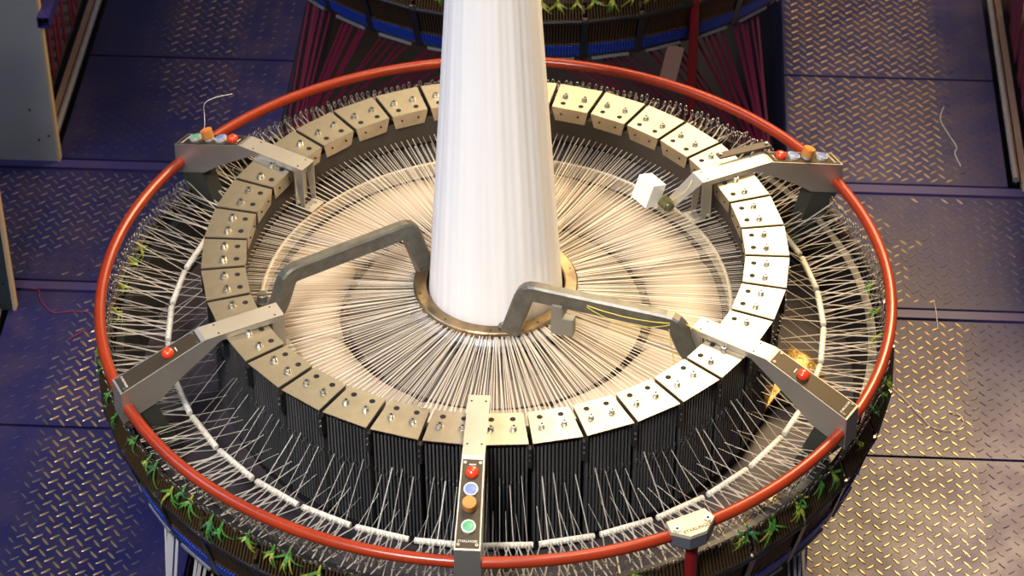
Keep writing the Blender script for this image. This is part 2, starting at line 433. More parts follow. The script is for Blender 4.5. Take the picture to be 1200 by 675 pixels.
tag(mb.build('warp_tapes'), 'pale warp tapes strung from the rim eyelets over the white rods to the steel blocks', 'tape', kind='stuff')

# ------------------------------------------------------------------ shuttles with their bobbins
def make_shuttle():
    # boat-shaped shuttle, curved to follow the race, its tape wound under a rounded back
    root = empty('shuttle', (.58, 0, zz(-.22)))
    mb = MB().use('bobbin_cream'); mb.smooth = True
    n, k = 22, 20; vs = []; fs = []
    for i in range(n + 1):
        u = i / n * 2 - 1; t = R(22.2) * u; e = 1 - .10 * abs(u) ** 12
        for j in range(k):
            q = 2 * pi * j / k; rr = .585 + .108 * e * cos(q); z = .105 + .070 * e * sin(q)
            vs.append((rr * cos(t) - .58, rr * sin(t), z))
    for i in range(n): fs += [(i * k + j, (i + 1) * k + j, (i + 1) * k + (j + 1) % k, i * k + (j + 1) % k) for j in range(k)]
    fs += [tuple(range(k)), tuple(range(n * k, n * k + k))[::-1]]
    mb.add(vs, fs); mb.build('tape_winding', root, fix=True)
    m = MB().use('shuttle_dark')
    for i in range(16):
        t0, t1 = R(-20 + 40 * i / 16), R(-20 + 40 * (i + 1) / 16)
        p = lambda r, t: (r * cos(t) - .58, r * sin(t))
        m.hexa([(*p(.50, t0), .0), (*p(.69, t0), .0), (*p(.69, t1), .0), (*p(.50, t1), .0)], [(*p(.50, t0), .05), (*p(.69, t0), .05), (*p(.69, t1), .05), (*p(.50, t1), .05)])
    m.build('body', root, fix=True)
    return root
sh = make_shuttle(); freeze(sh)
names = ['on the right side', 'at the back right', 'at the back behind the tube', 'at the back left', 'on the left side', 'at the front left', 'at the front', 'at the front right']
for k in range(8):
    a = 45 * k
    o = sh if k == 0 else copy_tree(sh)
    o.location = (.58 * cos(R(a)), .58 * sin(R(a)), zz(-.22)); o.rotation_euler = (0, 0, R(a))
    tag(o, f'curved cream shuttle under the warp tapes, {names[k]}', 'shuttle', 'shuttles in the race')

# ------------------------------------------------------------------ fabric tube and the ring at its foot
mb = MB().use('fabric'); mb.smooth = True
NA, NZ = 180, 30
vs = []; fs = []
for j in range(NZ + 1):
    z = -.02 + 1.6 * j / NZ; t = max(0, min(1, z))
    rx = .202 - .066 * z; ry = .202 - .02 * z
    for i in range(NA):
        a = 2 * pi * i / NA
        f = 1 + .007 * sin(17 * a + .5 * sin(3 * a)) * min(1, .25 + z) + .004 * sin(41 * a + z)
        vs.append((rx * f * cos(a), ry * f * sin(a), z))
for j in range(NZ):
    fs += [(j * NA + i, j * NA + (i + 1) % NA, (j + 1) * NA + (i + 1) % NA, (j + 1) * NA + i) for i in range(NA)]
mb.add(vs, fs); o = mb.build('fabric_tube'); o.location = (0, 0, Z0)
tag(o, 'tall white woven fabric tube rising from the middle of the loom', 'fabric')
t = empty('fabric_ring', (0, 0, zz(-.05)), label='worn brass ring around the foot of the white fabric tube', cat='ring')
MB().use('brass_ring').lathe([(.212, .04), (.210, .056), (.214, .059), (.246, .059), (.250, .056), (.250, .04)], n=120).build('brass_ring', t, fix=True)
MB().use('collar_grey').lathe([(.214, .0), (.214, .038), (.256, .038), (.270, .025), (.270, .0)], n=120).build('collar', t, fix=True)  # blue-grey colour carries the bluish shadow under the brass ring
for k in range(10):
    a = R(18 + 36 * k); MB().use('hole_black').cyl((.235 * cos(a), .235 * sin(a), .0593), .003, .0004, 8).build('screw_hole', t)

# ------------------------------------------------------------------ swan-neck arms holding the ring
def swan(P, w=.036, h=.058):
    # rectangular section with rounded corners swept along a path lying in a vertical plane
    P = [Vector(p) for p in P]; Q = [P[0]]
    for i in range(1, len(P) - 1):          # rounded corners
        a, b, c = P[i - 1], P[i], P[i + 1]; rr = .028
        p0 = b + (a - b).normalized() * rr; p1 = b + (c - b).normalized() * rr
        for k in range(5):
            t = k / 4; Q.append(p0 * (1 - t) ** 2 + b * 2 * t * (1 - t) + p1 * t * t)
    Q.append(P[-1])
    hd = (P[-1] - P[0]); hd.z = 0; hd.normalize(); sd = hd.cross(Vector((0, 0, 1)))
    mb = MB().use('goose_grey'); rings = []
    for i, p in enumerate(Q):
        d = (Q[min(i + 1, len(Q) - 1)] - Q[max(i - 1, 0)]).normalized(); u = sd.cross(d)
        c = .006; sec = []
        for sx, sy2 in ((-1, -1), (1, -1), (1, 1), (-1, 1)):
            a = (sx * w / 2, sy2 * h / 2)
            o1 = (a[0] - sx * c, a[1]); o2 = (a[0], a[1] - sy2 * c)
            sec += [o2, o1] if sx * sy2 > 0 else [o1, o2]
        rings.append([p + sd * x + u * y for x, y in sec])
    n = 8; vs = [v for r in rings for v in r]; fs = []
    for i in range(len(rings) - 1): fs += [(i * n + k, i * n + (k + 1) % n, (i + 1) * n + (k + 1) % n, (i + 1) * n + k) for k in range(n)]
    fs += [tuple(range(n))[::-1], tuple(range((len(rings) - 1) * n, len(rings) * n))]
    mb.add(vs, fs); return mb, sd, hd
def swan_arm(P0, P3, zt, label, lean0=.05, lean1=.04, bo=(.03, .04)):
    base = Vector((P3[0], P3[1], zz(-.05)))
    root = empty('swan_neck_arm', base, label=label, cat='arm')
    p0, p3 = Vector(P0), Vector(P3); hd = (p3 - p0); hd.z = 0; L = hd.length; hd.normalize()
    up = Vector((0, 0, 1))
    P = [p0 + up * .006, p0 + hd * lean0 + up * zt, p3 - hd * lean1 + up * (zt - p3.z), p3 + hd * .0 + up * .03, p3 + hd * .055 - up * .02]
    P = [v + up * Z0 - base for v in P]
    mb, sd, hd = swan(P); mb.build('arm', root, fix=True)
    m = MB().use('goose_grey'); f = p0 + up * Z0 - base
    m.box(f + Vector((0, 0, .012)) , (.05, .04, .010), Matrix.Rotation(math.atan2(hd.y, hd.x), 3, 'Z'))
    m.cyl(f - hd * .022 + up * .009, .017, .009, 18); m.build('ring_foot', root)
    m = MB().use('bolt_steel'); m.cyl(f - hd * .022 + up * .018, .008, .006, 12); m.build('bolt', root)
    c = p3 + up * Z0 - base
    m = MB().use('goose_grey'); e = c + hd * bo[0] + sd * bo[1]
    m.cyl(e - up * .01, .022, .05, 16).cyl(e + up * .04, .016, .022, 16); m.build('boss', root)
    m = MB().use('bolt_steel'); m.cyl(e + up * .062, .013, .008, 6); m.build('boss_nut', root)
    return root, P, sd, hd, base
swL = swan_arm((-.222, .060, 0), (-.632, -.232, .04), .178, 'grey cast swan-neck arm on the left of the fabric tube')
swR = swan_arm((.060, -.226, 0), (.585, -.375, .045), .172, 'grey cast swan-neck arm with yellow wires on the right of the tube', bo=(.052, -.012))
root, P, sd, hd, base = swR
m = MB().use('sensor_grey'); a = P[1].lerp(P[2], .22) - Vector((0, 0, .02))
Mr = Matrix.Rotation(math.atan2(hd.y, hd.x), 3, 'Z')
m.box(a + Vector((0, 0, -.006)), (.03, .05, .02), Mr).box(a + sd * .012 + Vector((0, 0, -.055)), (.036, .02, .10), Mr).box(a + sd * .012 + hd * .034 + Vector((0, 0, -.068)), (.032, .03, .06), Mr)
m.build('hanging_sensor', root)
m = MB().use('wire_yellow')
for off, sag in ((.004, .012), (.010, .034)):
    s0 = P[1].lerp(P[2], .42) + sd * (.020) ; s1 = P[1].lerp(P[2], .97) + sd * .020
    m.tube([s0.lerp(s1, t) + Vector((0, 0, .012 - sag * 4 * t * (1 - t) - off)) for t in [i / 14 for i in range(15)]], .0016, 6)
for q in (.0, .012):
    s0 = P[2] + hd * .03 + Vector((0, 0, .0)) ; s1 = s0 + hd * .06 + sd * .02 + Vector((0, 0, -.10))
    m.tube([s0.lerp(s1, t) + hd * (.03 + q) * sin(pi * t) + Vector((0, 0, .02 * sin(pi * t))) for t in [i / 12 for i in range(13)]], .0016, 6)
s0 = P[2] + sd * .02 + Vector((0, 0, -.015)); pts = []
for i in range(17):
    t = i / 16; pts.append(s0 + hd * (.10 * t - .015) + sd * (.03 * sin(pi * t)) + Vector((0, 0, -.13 * sin(pi * t) * (1 if t < .5 else .9) - .03 * t)))
m.tube(pts, .0016, 6)
m.build('wires', root); m = None

# ------------------------------------------------------------------ red guard ring, its clamp and post
RR = 1.197
o = MB().use('red_tube').tube([(RR * cos(2 * pi * i / 160), RR * sin(2 * pi * i / 160), 0) for i in range(160)], .0172, 16, closed=True).build('guard_ring')
o.location = (0, 0, Z0); tag(o, 'glossy red tubular guard ring encircling the front loom', 'rail')
def ring_support(off, label):
    a = R(-60)
    root = empty('ring_clamp', (RR * cos(a) + off[0], RR * sin(a) + off[1], .0), a, label=label, cat='clamp')
    top = [(-.030, -.062), (-.030, .062), (.012, .070), (.052, .022), (.052, -.030), (.012, -.070)]
    top = [(x, y) for x, y in top][::-1]
    q = lambda z, k=1.0: [(x * k, y * k, Z0 + z) for x, y in top]
    MB().use('clamp_cream').hexa(q(.018), q(.028, .96)).build('clamp_plate', root, fix=True)
    MB().use('clamp_grey').hexa(q(-.022, .97), q(.0165, .97)).hexa(q(-.05, .55), q(-.0235, .95)).build('clamp_body', root, fix=True)
    for s in (-1, 1):
        m = MB().use('bolt_steel').cyl((.010, s * .048, Z0 + .028), .0105, .004, 14).use('hole_black').cyl((.010, s * .048, Z0 + .0321), .005, .0004, 6); m.build('bolt', root)
    text_mesh('STARLINGER', 'lettering', .0155, 'ink_dark', root, Matrix.Translation((.030, .006, Z0 + .0284)) @ Matrix.Rotation(R(90), 4, 'Z'))
    MB().use('red_post').cyl((.012, 0, -.30), .0175, Z0 + .26, 18).build('post', root)
    return root
ring_support((0, 0), 'cream clamp with lettering on the red ring beside the front arm')
ring_support((0, 2.95), 'red post in front of the dark rim of the rear loom')

# ------------------------------------------------------------------ control arms
def make_arm(a, label, buttons):
    root = empty('control_arm', (.95 * cos(R(a)), .95 * sin(R(a)), zz(-.10)), R(a), label=label, cat='control arm', group='control arms on the front loom')
    V = lambda r, t, z: Vector((r - .95, t, z + .10))
    # top sheet follows (r, z); half width grows outwards
    prof = [(.700, .163), (.945, .160), (1.215, .062)]
    hw = [.031, .0315, .036]
    th = .003
    m = MB().use('arm_steel')
    for i in range(2):
        (r0, z0), (r1, z1) = prof[i], prof[i + 1]; h0, h1 = hw[i], hw[i + 1]
        m.hexa([V(r0, -h0, z0 - th), V(r1, -h1, z1 - th), V(r1, h1, z1 - th), V(r0, h0, z0 - th)], [V(r0, -h0, z0), V(r1, -h1, z1), V(r1, h1, z1), V(r0, h0, z0)])
    m.hexa([V(1.213, -.036, -.05), V(1.218, -.036, -.05), V(1.218, .036, -.05), V(1.213, .036, -.05)], [V(1.212, -.036, .0615), V(1.215, -.036, .062), V(1.215, .036, .062), V(1.212, .036, .0615)])
    for s in (-1, 1):       # side cheeks
        top = [(.700, .163, .031), (.945, .160, .0315), (1.215, .062, .036)]
        low = [(.700, .146, .031), (.90, .140, .0315), (1.04, .045, .034), (1.10, -.005, .035), (1.218, -.05, .036)]
        poly = top + low[::-1]
        o1 = [V(r, s * t, z - .0005) for r, z, t in poly]; o2 = [V(r, s * (t - .003), z - .0005) for r, z, t in poly]
        n = len(poly); m.add(o1 + o2, [tuple(range(n)), tuple(range(n, 2 * n))[::-1]] + [(i, (i + 1) % n, n + (i + 1) % n, n + i) for i in range(n)])
    m.use('hole_black')
    for r, s in ((.725, -1), (.725, 1), (.90, -1), (.90, 1)): m.cyl(V(r, s * .020, .1629 - .003 * (r - .7) / .245), .0032, .0006, 8)
    m.build('arm_body', root, fix=True)
    m = MB().use('arm_steel')     # inner leg with its foot
    m.box(V(.735, 0, .085), (.003, .056, .15))
    for s in (-1, 1): m.hexa([V(.700, s * .028 - .0015, .012), V(.716, s * .028 - .0015, .012), V(.716, s * .028 + .0015, .012), V(.700, s * .028 + .0015, .012)], [V(.700, s * .028 - .0015, .16), V(.735, s * .028 - .0015, .16), V(.735, s * .028 + .0015, .16), V(.700, s * .028 + .0015, .16)])
    m.box(V(.69, 0, .012), (.04, .062, .004)); m.use('bolt_steel').cyl(V(.690, .015, .014), .006, .006, 8).cyl(V(.690, -.015, .014), .006, .006, 8)
    m.build('inner_leg', root)
    m = MB().use('foot_green')    # support down to the rim
    m.hexa([V(1.05, -.022, -.20), V(1.09, -.022, -.22), V(1.09, .022, -.22), V(1.05, .022, -.20)], [V(1.12, -.032, -.0), V(1.205, -.032, -.048), V(1.205, .032, -.048), V(1.12, .032, .0)])
    m.build('support_foot', root)
    # sloping panel
    a0, a1 = Vector((.958, 0, .1555)), Vector((1.209, 0, .0645)); d = (a1 - a0).normalized(); nrm = Vector((-d.z, 0, d.x))
    Lp = (a1 - a0).length
    def S_(u, t, h=0): p = a0 + d * u + nrm * h; return V(p.x, t, p.z)
    m = MB().use('panel_brown')
    m.hexa([S_(.0, -.0275, -.001), S_(Lp, -.032, -.001), S_(Lp, .032, -.001), S_(0, .0275, -.001)], [S_(.0, -.0275, .0015), S_(Lp, -.032, .0015), S_(Lp, .032, .0015), S_(0, .0275, .0015)])
    panel = m.build('control_panel', root, fix=True)
    for u, t in ((.010, .021), (.010, -.021), (Lp - .010, .025), (Lp - .010, -.025)):
        m = MB().use('bolt_steel').cyl(S_(u, t, .0015), .0045, .002, 10, axis=nrm).use('hole_black').cyl(S_(u, t, .0036), .0015, .0002, 6, axis=nrm); m.build('screw', panel)
    def btn(kind, u):
        if kind == 'red':
            m = MB().use('button_red').cyl(S_(u, 0, .001), .0175, .006, 20, axis=nrm).dome(S_(u, 0, .007), .0190, .015, 22, 6, axis=nrm)
            m.build('red_button', root)['label'] = 'domed red button'
            MB().use('ink_white').box(S_(u - .026, 0, .0018), (.003, .018, .0006), Matrix.Rotation(-math.atan2(d.z, d.x), 3, 'Y')).build('button_mark', panel)
        elif kind == 'orange':
            m = MB().use('button_ring').cyl(S_(u, 0, .001), .0165, .010, 20, axis=nrm).use('button_orange').cyl(S_(u, 0, .010), .0195, .026, 24, r2=.0190, axis=nrm).cyl(S_(u, 0, .036), .0140, .0015, 20, axis=nrm)
            m.build('orange_knob', root)['label'] = 'tall orange knob'
        else:
            c = 'button_' + kind
            m = MB().use('button_ring').cyl(S_(u, 0, .001), .0200, .010, 22, axis=nrm).use(c).cyl(S_(u, 0, .0105), .0162, .0018, 20, axis=nrm).dome(S_(u, 0, .012), .0158, .0015, 18, 3, axis=nrm)
            m.build(kind + '_button', root)['label'] = f'flat {kind} button in a pale ring'
    for kind, u in buttons: btn(kind, u)
    Mt = Matrix.Translation(S_(Lp - .020, 0, .0018)) @ Matrix((d, (0, 1, 0), nrm)).transposed().to_4x4() @ Matrix.Rotation(R(90), 4, 'Z')
    text_mesh('STARLINGER', 'lettering', .0095, 'ink_white', panel, Mt, .0004)
    return root
U4 = (.042, .094, .146, .206)
make_arm(-90, 'steel control arm at the front with four coloured buttons facing up', list(zip(('red', 'blue', 'orange', 'green'), U4)))
make_arm(150, 'steel control arm at the back left with a green outermost button', list(zip(('red', 'blue', 'orange', 'green'), U4)))
BR = make_arm(30, 'steel control arm at the back right carrying a white sensor box', list(zip(('red', 'blue', 'orange', 'blue'), U4)))
make_arm(-30, 'steel control arm at the right with a single red button on brown panel', [('red', .098)])
make_arm(-150, 'steel control arm at the left with a single red button on dark panel', [('red', .098)])
# sensor bracket of the back right arm
V = lambda r, t, z: Vector((r - .95, t, z + .10))
m = MB().use('arm_steel')
m.hexa([V(.702, -.031, .160), V(.702, .031, .160), V(.615, .030, .088), V(.615, -.016, .088)], [V(.702, -.031, .1635), V(.702, .031, .1635), V(.612, .030, .0915), V(.612, -.016, .0915)])
m.hexa([V(.615, -.016, .088), V(.615, .030, .088), V(.575, .030, .074), V(.575, -.010, .074)], [V(.612, -.016, .0915), V(.612, .030, .0915), V(.575, .030, .0775), V(.575, -.010, .0775)])
m.build('sensor_bracket', BR, fix=True)
m = MB().use('sensor_white')
Mq = Matrix.Rotation(R(20), 3, 'Y') @ Matrix.Rotation(R(12), 3, 'Z')
m.box(V(.562, .062, .118), (.055, .070, .080), Mq); bx = m.build('sensor_box', BR); bx['label'] = 'white sensor box'
m = MB().use('sensor_glass').cyl(V(.590, .022, .098), .021, .030, 18, axis=(.25, -1, -.25)).dome(V(.597, -.007, .0905), .020, .014, 16, 5, axis=(.25, -1, -.25)); m.build('lens', BR)
m = MB().use('wire_yellow').tube([V(.68 - .08 * t, .002 - .03 * sin(pi * t), .158 - .058 * t + .02 * sin(pi * t)) for t in [i / 12 for i in range(13)]], .0014, 6); m.build('wire', BR)
m = MB().use('inner_band'); m.bar(V(.80, .05, .178), V(.98, .04, .172), .028, .006); m.use('bolt_steel').cyl(V(.81, .05, .181), .005, .005, 8).cyl(V(.97, .04, .176), .005, .005, 8); m.build('side_strip', BR)

# ------------------------------------------------------------------ creel rim: slats, eyelets, blue combs
def make_creel(cy_, label):
    root = empty('creel_rim', (0, cy_, -.30), 0, label=label, cat='loom rim')
    H = lambda z: zz(z) + .30
    P3 = lambda r, a, z: Vector((r * cos(R(a)), r * sin(R(a)), H(z)))
    ztop, rtop, rbot, zbot = -.205, 1.215, 1.162, -.385
    m = MB().use('frame_black')
    m.tube([P3(rtop, 10 * k, ztop) for k in range(36)], .010, 8, closed=True)
    m.tube([P3(rbot, 10 * k, zbot) for k in range(36)], .009, 6, closed=True)
    m.tube([P3(1.188, 10 * k, -.125) for k in range(36)], .005, 6, closed=True)
    m.lathe([(1.14, H(-.15)), (1.165, H(-.15)), (1.13, H(-.385)), (1.10, H(-.385))], n=72)
    for k in range(36): m.bar(P3(rtop, 10 * k, ztop + .012), P3(rbot, 10 * k, zbot - .006), .026, .016, up=(cos(R(10 * k)), sin(R(10 * k)), 0))
    m.build('rim_frame', root)
    s1 = MB().use('slat_bronze'); c1 = MB().use('comb_blue'); f1 = MB().use('strip_light'); g1 = MB().use('bolt_steel')
    q = lambda r, a, z: Vector((r * cos(R(a)), r * sin(R(a)), z - 0))
    for i in range(18):
        a = .55 + i * .525 - 5 + .0
        s1.bar(q(1.186, a, H(-.118)), q(1.214, a, H(-.196)), .0042, .010, up=(1, 0, .3))
        s1.bar(q(1.204, a, H(-.215)), q(1.180, a, H(-.315)), .0036, .006, up=(1, 0, .3))
        c1.bar(q(1.181, a, H(-.322)), q(1.168, a, H(-.370)), .0068, .014, up=(1, 0, .3))
    s1.bar(q(1.184, -4.6, H(-.318)), q(1.184, 4.6, H(-.318)), .006, .006)
    f1.bar(q(1.168, -3.4, H(-.392)), q(1.168, 3.4, H(-.392)), .012, .010)
    g1.cyl(q(1.218, 4.6, H(-.196)), .006, .006, 8); s1.box(q(1.20, 4.7, H(-.16)), (.03, .010, .008), Matrix.Rotation(R(60), 3, 'Y'))
    me = [x.mesh(nm) for x, nm in ((s1, 'slat_panel'), (c1, 'blue_comb'), (f1, 'bottom_strip'), (g1, 'corner_bolts'))]
    for k in range(36):
        par = root
        for j, (mm, nm) in enumerate(zip(me, ('slat_panel', 'blue_comb', 'bottom_strip', 'corner_bolts'))):
            o = bpy.data.objects.new(nm, mm); COL.objects.link(o); o.parent = par
            if j == 0: o.rotation_euler = (0, 0, R(5 + 10 * k)); par = o
    # wire eyelets
    def loop(mb, a, r, z):
        c = Vector((r * cos(R(a)), r * sin(R(a)), H(z))); t = Vector((-sin(R(a)), cos(R(a)), 0)); up = Vector((cos(R(a)) * .35, sin(R(a)) * .35, 1)).normalized()
        mb.tube([c + t * .0044 * cos(2 * pi * i / 8) + up * .0085 * sin(2 * pi * i / 8) for i in range(8)], .0017, 4, closed=True)
        mb.tube([c - up * .009, c - up * .045], .0014, 4, cap=False)
    E = [(i * .5 + rnd.uniform(-.15, .15), 1.190 + (.014 if i % 2 else -.010), -.066 - (.030 if i % 2 else 0) + rnd.uniform(-.010, .010)) for i in range(720)]
    E.sort(key=lambda e: sin(R(e[0])))
    st = MB().use('loop_steel')
    for i, e in enumerate(E):
        if i < 100: mb = MB().use('loop_steel'); loop(mb, *e); mb.build('wire_eyelet', root)
        else: loop(st, *e)
    st.build('wire_eyelets', root)['kind'] = 'stuff'
    return root
make_creel(0, 'dark slatted rim with wire eyelets and blue combs around the front loom')
make_creel(2.95, 'dark slatted rim with blue combs of the rear loom at the top')

# yarn tufts lying on the slats
def tuft(loc, a, cols, k, label, group, size=1.0):
    mb = MB(); tr = Vector((-sin(a), cos(a), 0)); out = Vector((cos(a), sin(a), -2.2)).normalized(); nn = out.cross(tr).normalized()
    for i in range(k):
        mb.use(rnd.choice(cols)); th = rnd.uniform(-1.3, 1.3); L = rnd.uniform(.035, .065) * size
        d = out * cos(th) + tr * sin(th)
        side = d.cross(nn).normalized(); w = rnd.uniform(.006, .011)
        bend = rnd.uniform(-.6, .6); pts = []; p = Vector((0, 0, 0)) - out * .02
        for j in range(5):
            pts.append(p + nn * (.014 * sin(pi * j / 4) + .006)); d = (Matrix.Rotation(bend / 4, 3, nn) @ d); p = p + d * L / 4
        for j in range(4):
            f0, f1 = w * (1 - .15 * j), w * (1 - .15 * (j + 1))
            A_, B_ = pts[j], pts[j + 1]
            mb.hexa([A_ - side * f0 / 2, B_ - side * f1 / 2, B_ + side * f1 / 2, A_ + side * f0 / 2],
                    [A_ - side * f0 / 2 + nn * .0012, B_ - side * f1 / 2 + nn * .0012, B_ + side * f1 / 2 + nn * .0012, A_ + side * f0 / 2 + nn * .0012])
    mb.smooth = False
    # twisted head of the tuft
    mb.use(cols[0]); mb.tube([-out * .04 + nn * .006, -out * .025 + nn * .011, -out * .01 + nn * .009], [.003, .005, .004], 6)
    o = mb.build('yarn_tuft'); o.location = loc; tag(o, label, 'yarn', group); return o
zones = [(-172, -152, 'on the rim left of left arm', 4), (-148, -125, 'below the red ring right of the left arm', 8), (-124, -96, 'below the red ring left of the front arm', 7),
         (-84, -66, 'below the red ring between front arm and clamp', 4), (-54, -33, 'below the red ring right of the clamp', 8), (-27, -8, 'on the right rim past the right arm', 4)]
for a0, a1, words, k in zones:
    for i in range(k):
        a = a0 + (a1 - a0) * (i + .5) / k + rnd.uniform(-1.3, 1.3); dd = rnd.uniform(0, 1); r = 1.194 + .010 * dd
        cols = rnd.choice((['tuft_green'], ['tuft_lime', 'tuft_green'], ['tuft_green', 'tuft_dark'], ['tuft_green', 'tuft_lime']))
        big = rnd.uniform(.6, 1.25)
        tuft((r * cos(R(a)), r * sin(R(a)), zz(-.128 - .030 * dd)), R(a), cols, rnd.randint(4, 7),
             f'green yarn tuft {words}, {ORD[i + 1]} from left', 'green yarn tufts on the rim', big)
for i in range(14):
    a = -112 + i * 3.4 + rnd.uniform(-.8, .8); r = 1.195
    tuft((r * cos(R(a)), r * sin(R(a)) + 2.95, zz(-.150)), R(a), ['tuft_lime', 'tuft_lime', 'tuft_green'], 5,
         'yellow-green yarn tuft on the rim of the rear loom', 'yellow-green yarn tufts on the rear loom', .9)
# yellow yarn tufts caught on the left and right rims inside the ring
for i, a in enumerate([(172), (178), (-176), (168), (8), (2), (-4)]):
    tuft((1.165 * cos(R(a)), 1.165 * sin(R(a)), zz(-.118)), R(a + 180), ['tuft_lime', 'tuft_green'], 4,
         f'yellow-green yarn tuft beside the {"left" if i < 4 else "right"} rim eyelets, {ORD[(i if i < 4 else i - 4) + 1]} of its row', 'yellow-green tufts on the side rims', .8)

# ------------------------------------------------------------------ supply tapes from the rims down to the pit corners
def supply(cy_, sgn, mname, label, group, ks, per):
    for k in ks:
        a0 = (-90 + sgn * (5 + 10 * k))
        for j in range(per):
            a = R(a0 + (j - (per - 1) / 2) * 1.5 + rnd.uniform(-.4, .4))
            p = Vector((1.13 * cos(a), 1.13 * sin(a) + cy_, zz(-.39)))
            q = Vector((sgn * (.945 + rnd.uniform(-.025, .02)), cy_ - 1.03 + rnd.uniform(-.03, .03), -.04 - rnd.uniform(0, .06)))
            d = (q - p).normalized(); w = rnd.uniform(.006, .015) if cy_ else rnd.uniform(.006, .011)
            sd = d.cross(Vector((0, 1, .6))).normalized(); nn = sd.cross(d) * .0007
            mb = MB().use(mname); c = (p + q) / 2
            mb.hexa([p - c - sd * w / 2, q - c - sd * w / 2, q - c + sd * w / 2, p - c + sd * w / 2], [p - c - sd * w / 2 + nn, q - c - sd * w / 2 + nn, q - c + sd * w / 2 + nn, p - c + sd * w / 2 + nn])
            o = mb.build('supply_tape'); o.location = c; tag(o, label, 'tape', group)
supply(2.95, -1, 'tape_magenta', 'magenta supply tape slanting from the rear rim down to the left', 'magenta tapes at the left under the rear loom', range(0, 5), 5)
supply(2.95, 1, 'tape_magenta', 'magenta supply tape slanting from the rear rim down to the right', 'magenta tapes at the right under the rear loom', range(0, 5), 5)
supply(0, -1, 'tape_white', 'white supply tape hanging under the front rim at bottom left', 'white tapes under the front rim at the left', range(2, 6), 4)
supply(0, 1, 'tape_white', 'white supply tape hanging under the front rim at bottom right', 'white tapes under the front rim at the right', range(2, 6), 4)
# wooden card hanging among the magenta tapes and a dark box in the pit
o = MB().use('card').box((0, 0, 0), (.062, .004, .19), Matrix.Rotation(R(10), 3, 'Y')).build('hanging_card'); o.location = (.525, 1.90, .48)
tag(o, 'brown card hanging among the magenta tapes left of the red post', 'card')

# ------------------------------------------------------------------ cabinets, rails and tapes at the edges of the aisles
def cabinet(x0, x1, y, label, edge_x, face='cabinet_white'):
    t = empty('end_panel', ((x0 + x1) / 2, y + .02, 0), label=label, cat='panel'); c = (x0 + x1) / 2
    MB().use(face).box((0, 0, .70), (x1 - x0 - .012, .03, 1.40)).build('sheet', t)
    MB().use('edge_beige').box((edge_x - c + (.003 if edge_x > c else -.003) * -1, 0, .70), (.010, .036, 1.40)).build('edge_strip', t)
    m = MB().use('hole_black')
    for px, pz in ((.05, .10), (.09, .12), (.03, .24)): m.cyl(((edge_x - c) * .75 + px, -.0155, pz), .005, .001, 8, axis=(0, -1, 0))
    m.build('screw_holes', t); return t
cabinet(-2.75, -1.80, 1.84, 'tall grey-white panel with beige edge at the top left corner', -1.80)
cabinet(1.868, 2.75, 1.84, 'tall grey-white panel at the right edge beside the chrome rail', 1.868)
cabinet(-2.75, -1.79, .945, 'narrow dark panel with beige edge at the left border', -1.79, 'panel_shaded')
def rail(x, y0, y1, label, tone='chrome'):
    t = empty('chrome_rail', (x, y0, .012), label=label, cat='rail')
    MB().use(tone).tube([(0, 0, 0), (0, y1 - y0, 0)], .013, 14).build('tube', t)
    m = MB().use('frame_black')
    for i in range(1): m.box((0, (y1 - y0) / 2, -.022), (.022, y1 - y0 - .02, .02))
    m.build('rail_base', t)
rail(-1.846, 1.88, 4.0, 'chrome rail along the blue plates at the top left')
rail(1.846, 1.90, 4.0, 'chrome rail along the blue plates at the top right')
rail(-1.846, -.6, .93, 'brassy rail end at the left border below the dark panel')
for i, (x, w) in enumerate(((-1.880, .026), (1.880, .026))):
    n += 1; tag(MB().use('copper_strip').box((x, 2.95, -.012), (w, 2.1, .03)).build(f'trim_{n}'), kind='structure')
for sgn in (-1, 1):          # brown tiles beyond the rails
    for i in range(16):
        y = 1.95 + .135 * i
        n += 1; tag(MB().use('tile_brown').box((sgn * 2.16, y, -.02), (.46, .129, .02)).build(f'floor_tile'), kind='structure')
for sgn, wds in ((-1, 'left'), (1, 'right')):
    for i in range(16):
        y = 1.96 + .085 * i; x = sgn * ((1.920 if sgn < 0 else 1.915) + rnd.uniform(-.008, .008))
        mb = MB().use('tape_magenta').box((0, 0, 0), (.004, .034 if sgn < 0 else .075, 1.3)); o = mb.build('hanging_tape'); o.location = (x, y, .66)
        tag(o, f'magenta tape hanging behind the {wds} grey-white panel', 'tape', f'magenta tapes hanging at the {wds} edge')
def square_tube(loc, L, label):
    t = empty('square_tube', loc, label=label, cat='tube'); w = .042; m = MB().use('blue_tube')
    for dx, dz_, a, b in ((0, w / 2, w, .004), (0, -w / 2, w, .004), (w / 2, 0, .004, w), (-w / 2, 0, .004, w)): m.box((dx, L / 2, dz_), (a, L, b))
    m.build('tube', t); MB().use('hole_black').box((0, .03, 0), (w - .005, .002, w - .005)).build('bore', t)
    MB().use('bolt_steel').cyl((-.006, .028, .004), .004, .01, 8, axis=(0, -1, 0)).build('bolt', t)
square_tube((-1.778, 1.80, .665), 1.2, 'blue square tube end beside the top left panel')
square_tube((1.93, 2.05, .46), 1.2, 'blue square tube at the upper right border')
t = empty('corner_cabinet', (2.10, 2.62, 0), label='grey corner of a cabinet at the extreme top right', cat='cabinet')
MB().use('cabinet_white').box((.12, .3, .78), (.42, .6, .5), Matrix.Rotation(R(8), 3, 'Z')).build('body', t); MB().use('cabinet_white').box((.12, .3, .26), (.05, .05, .54)).build('stand', t)

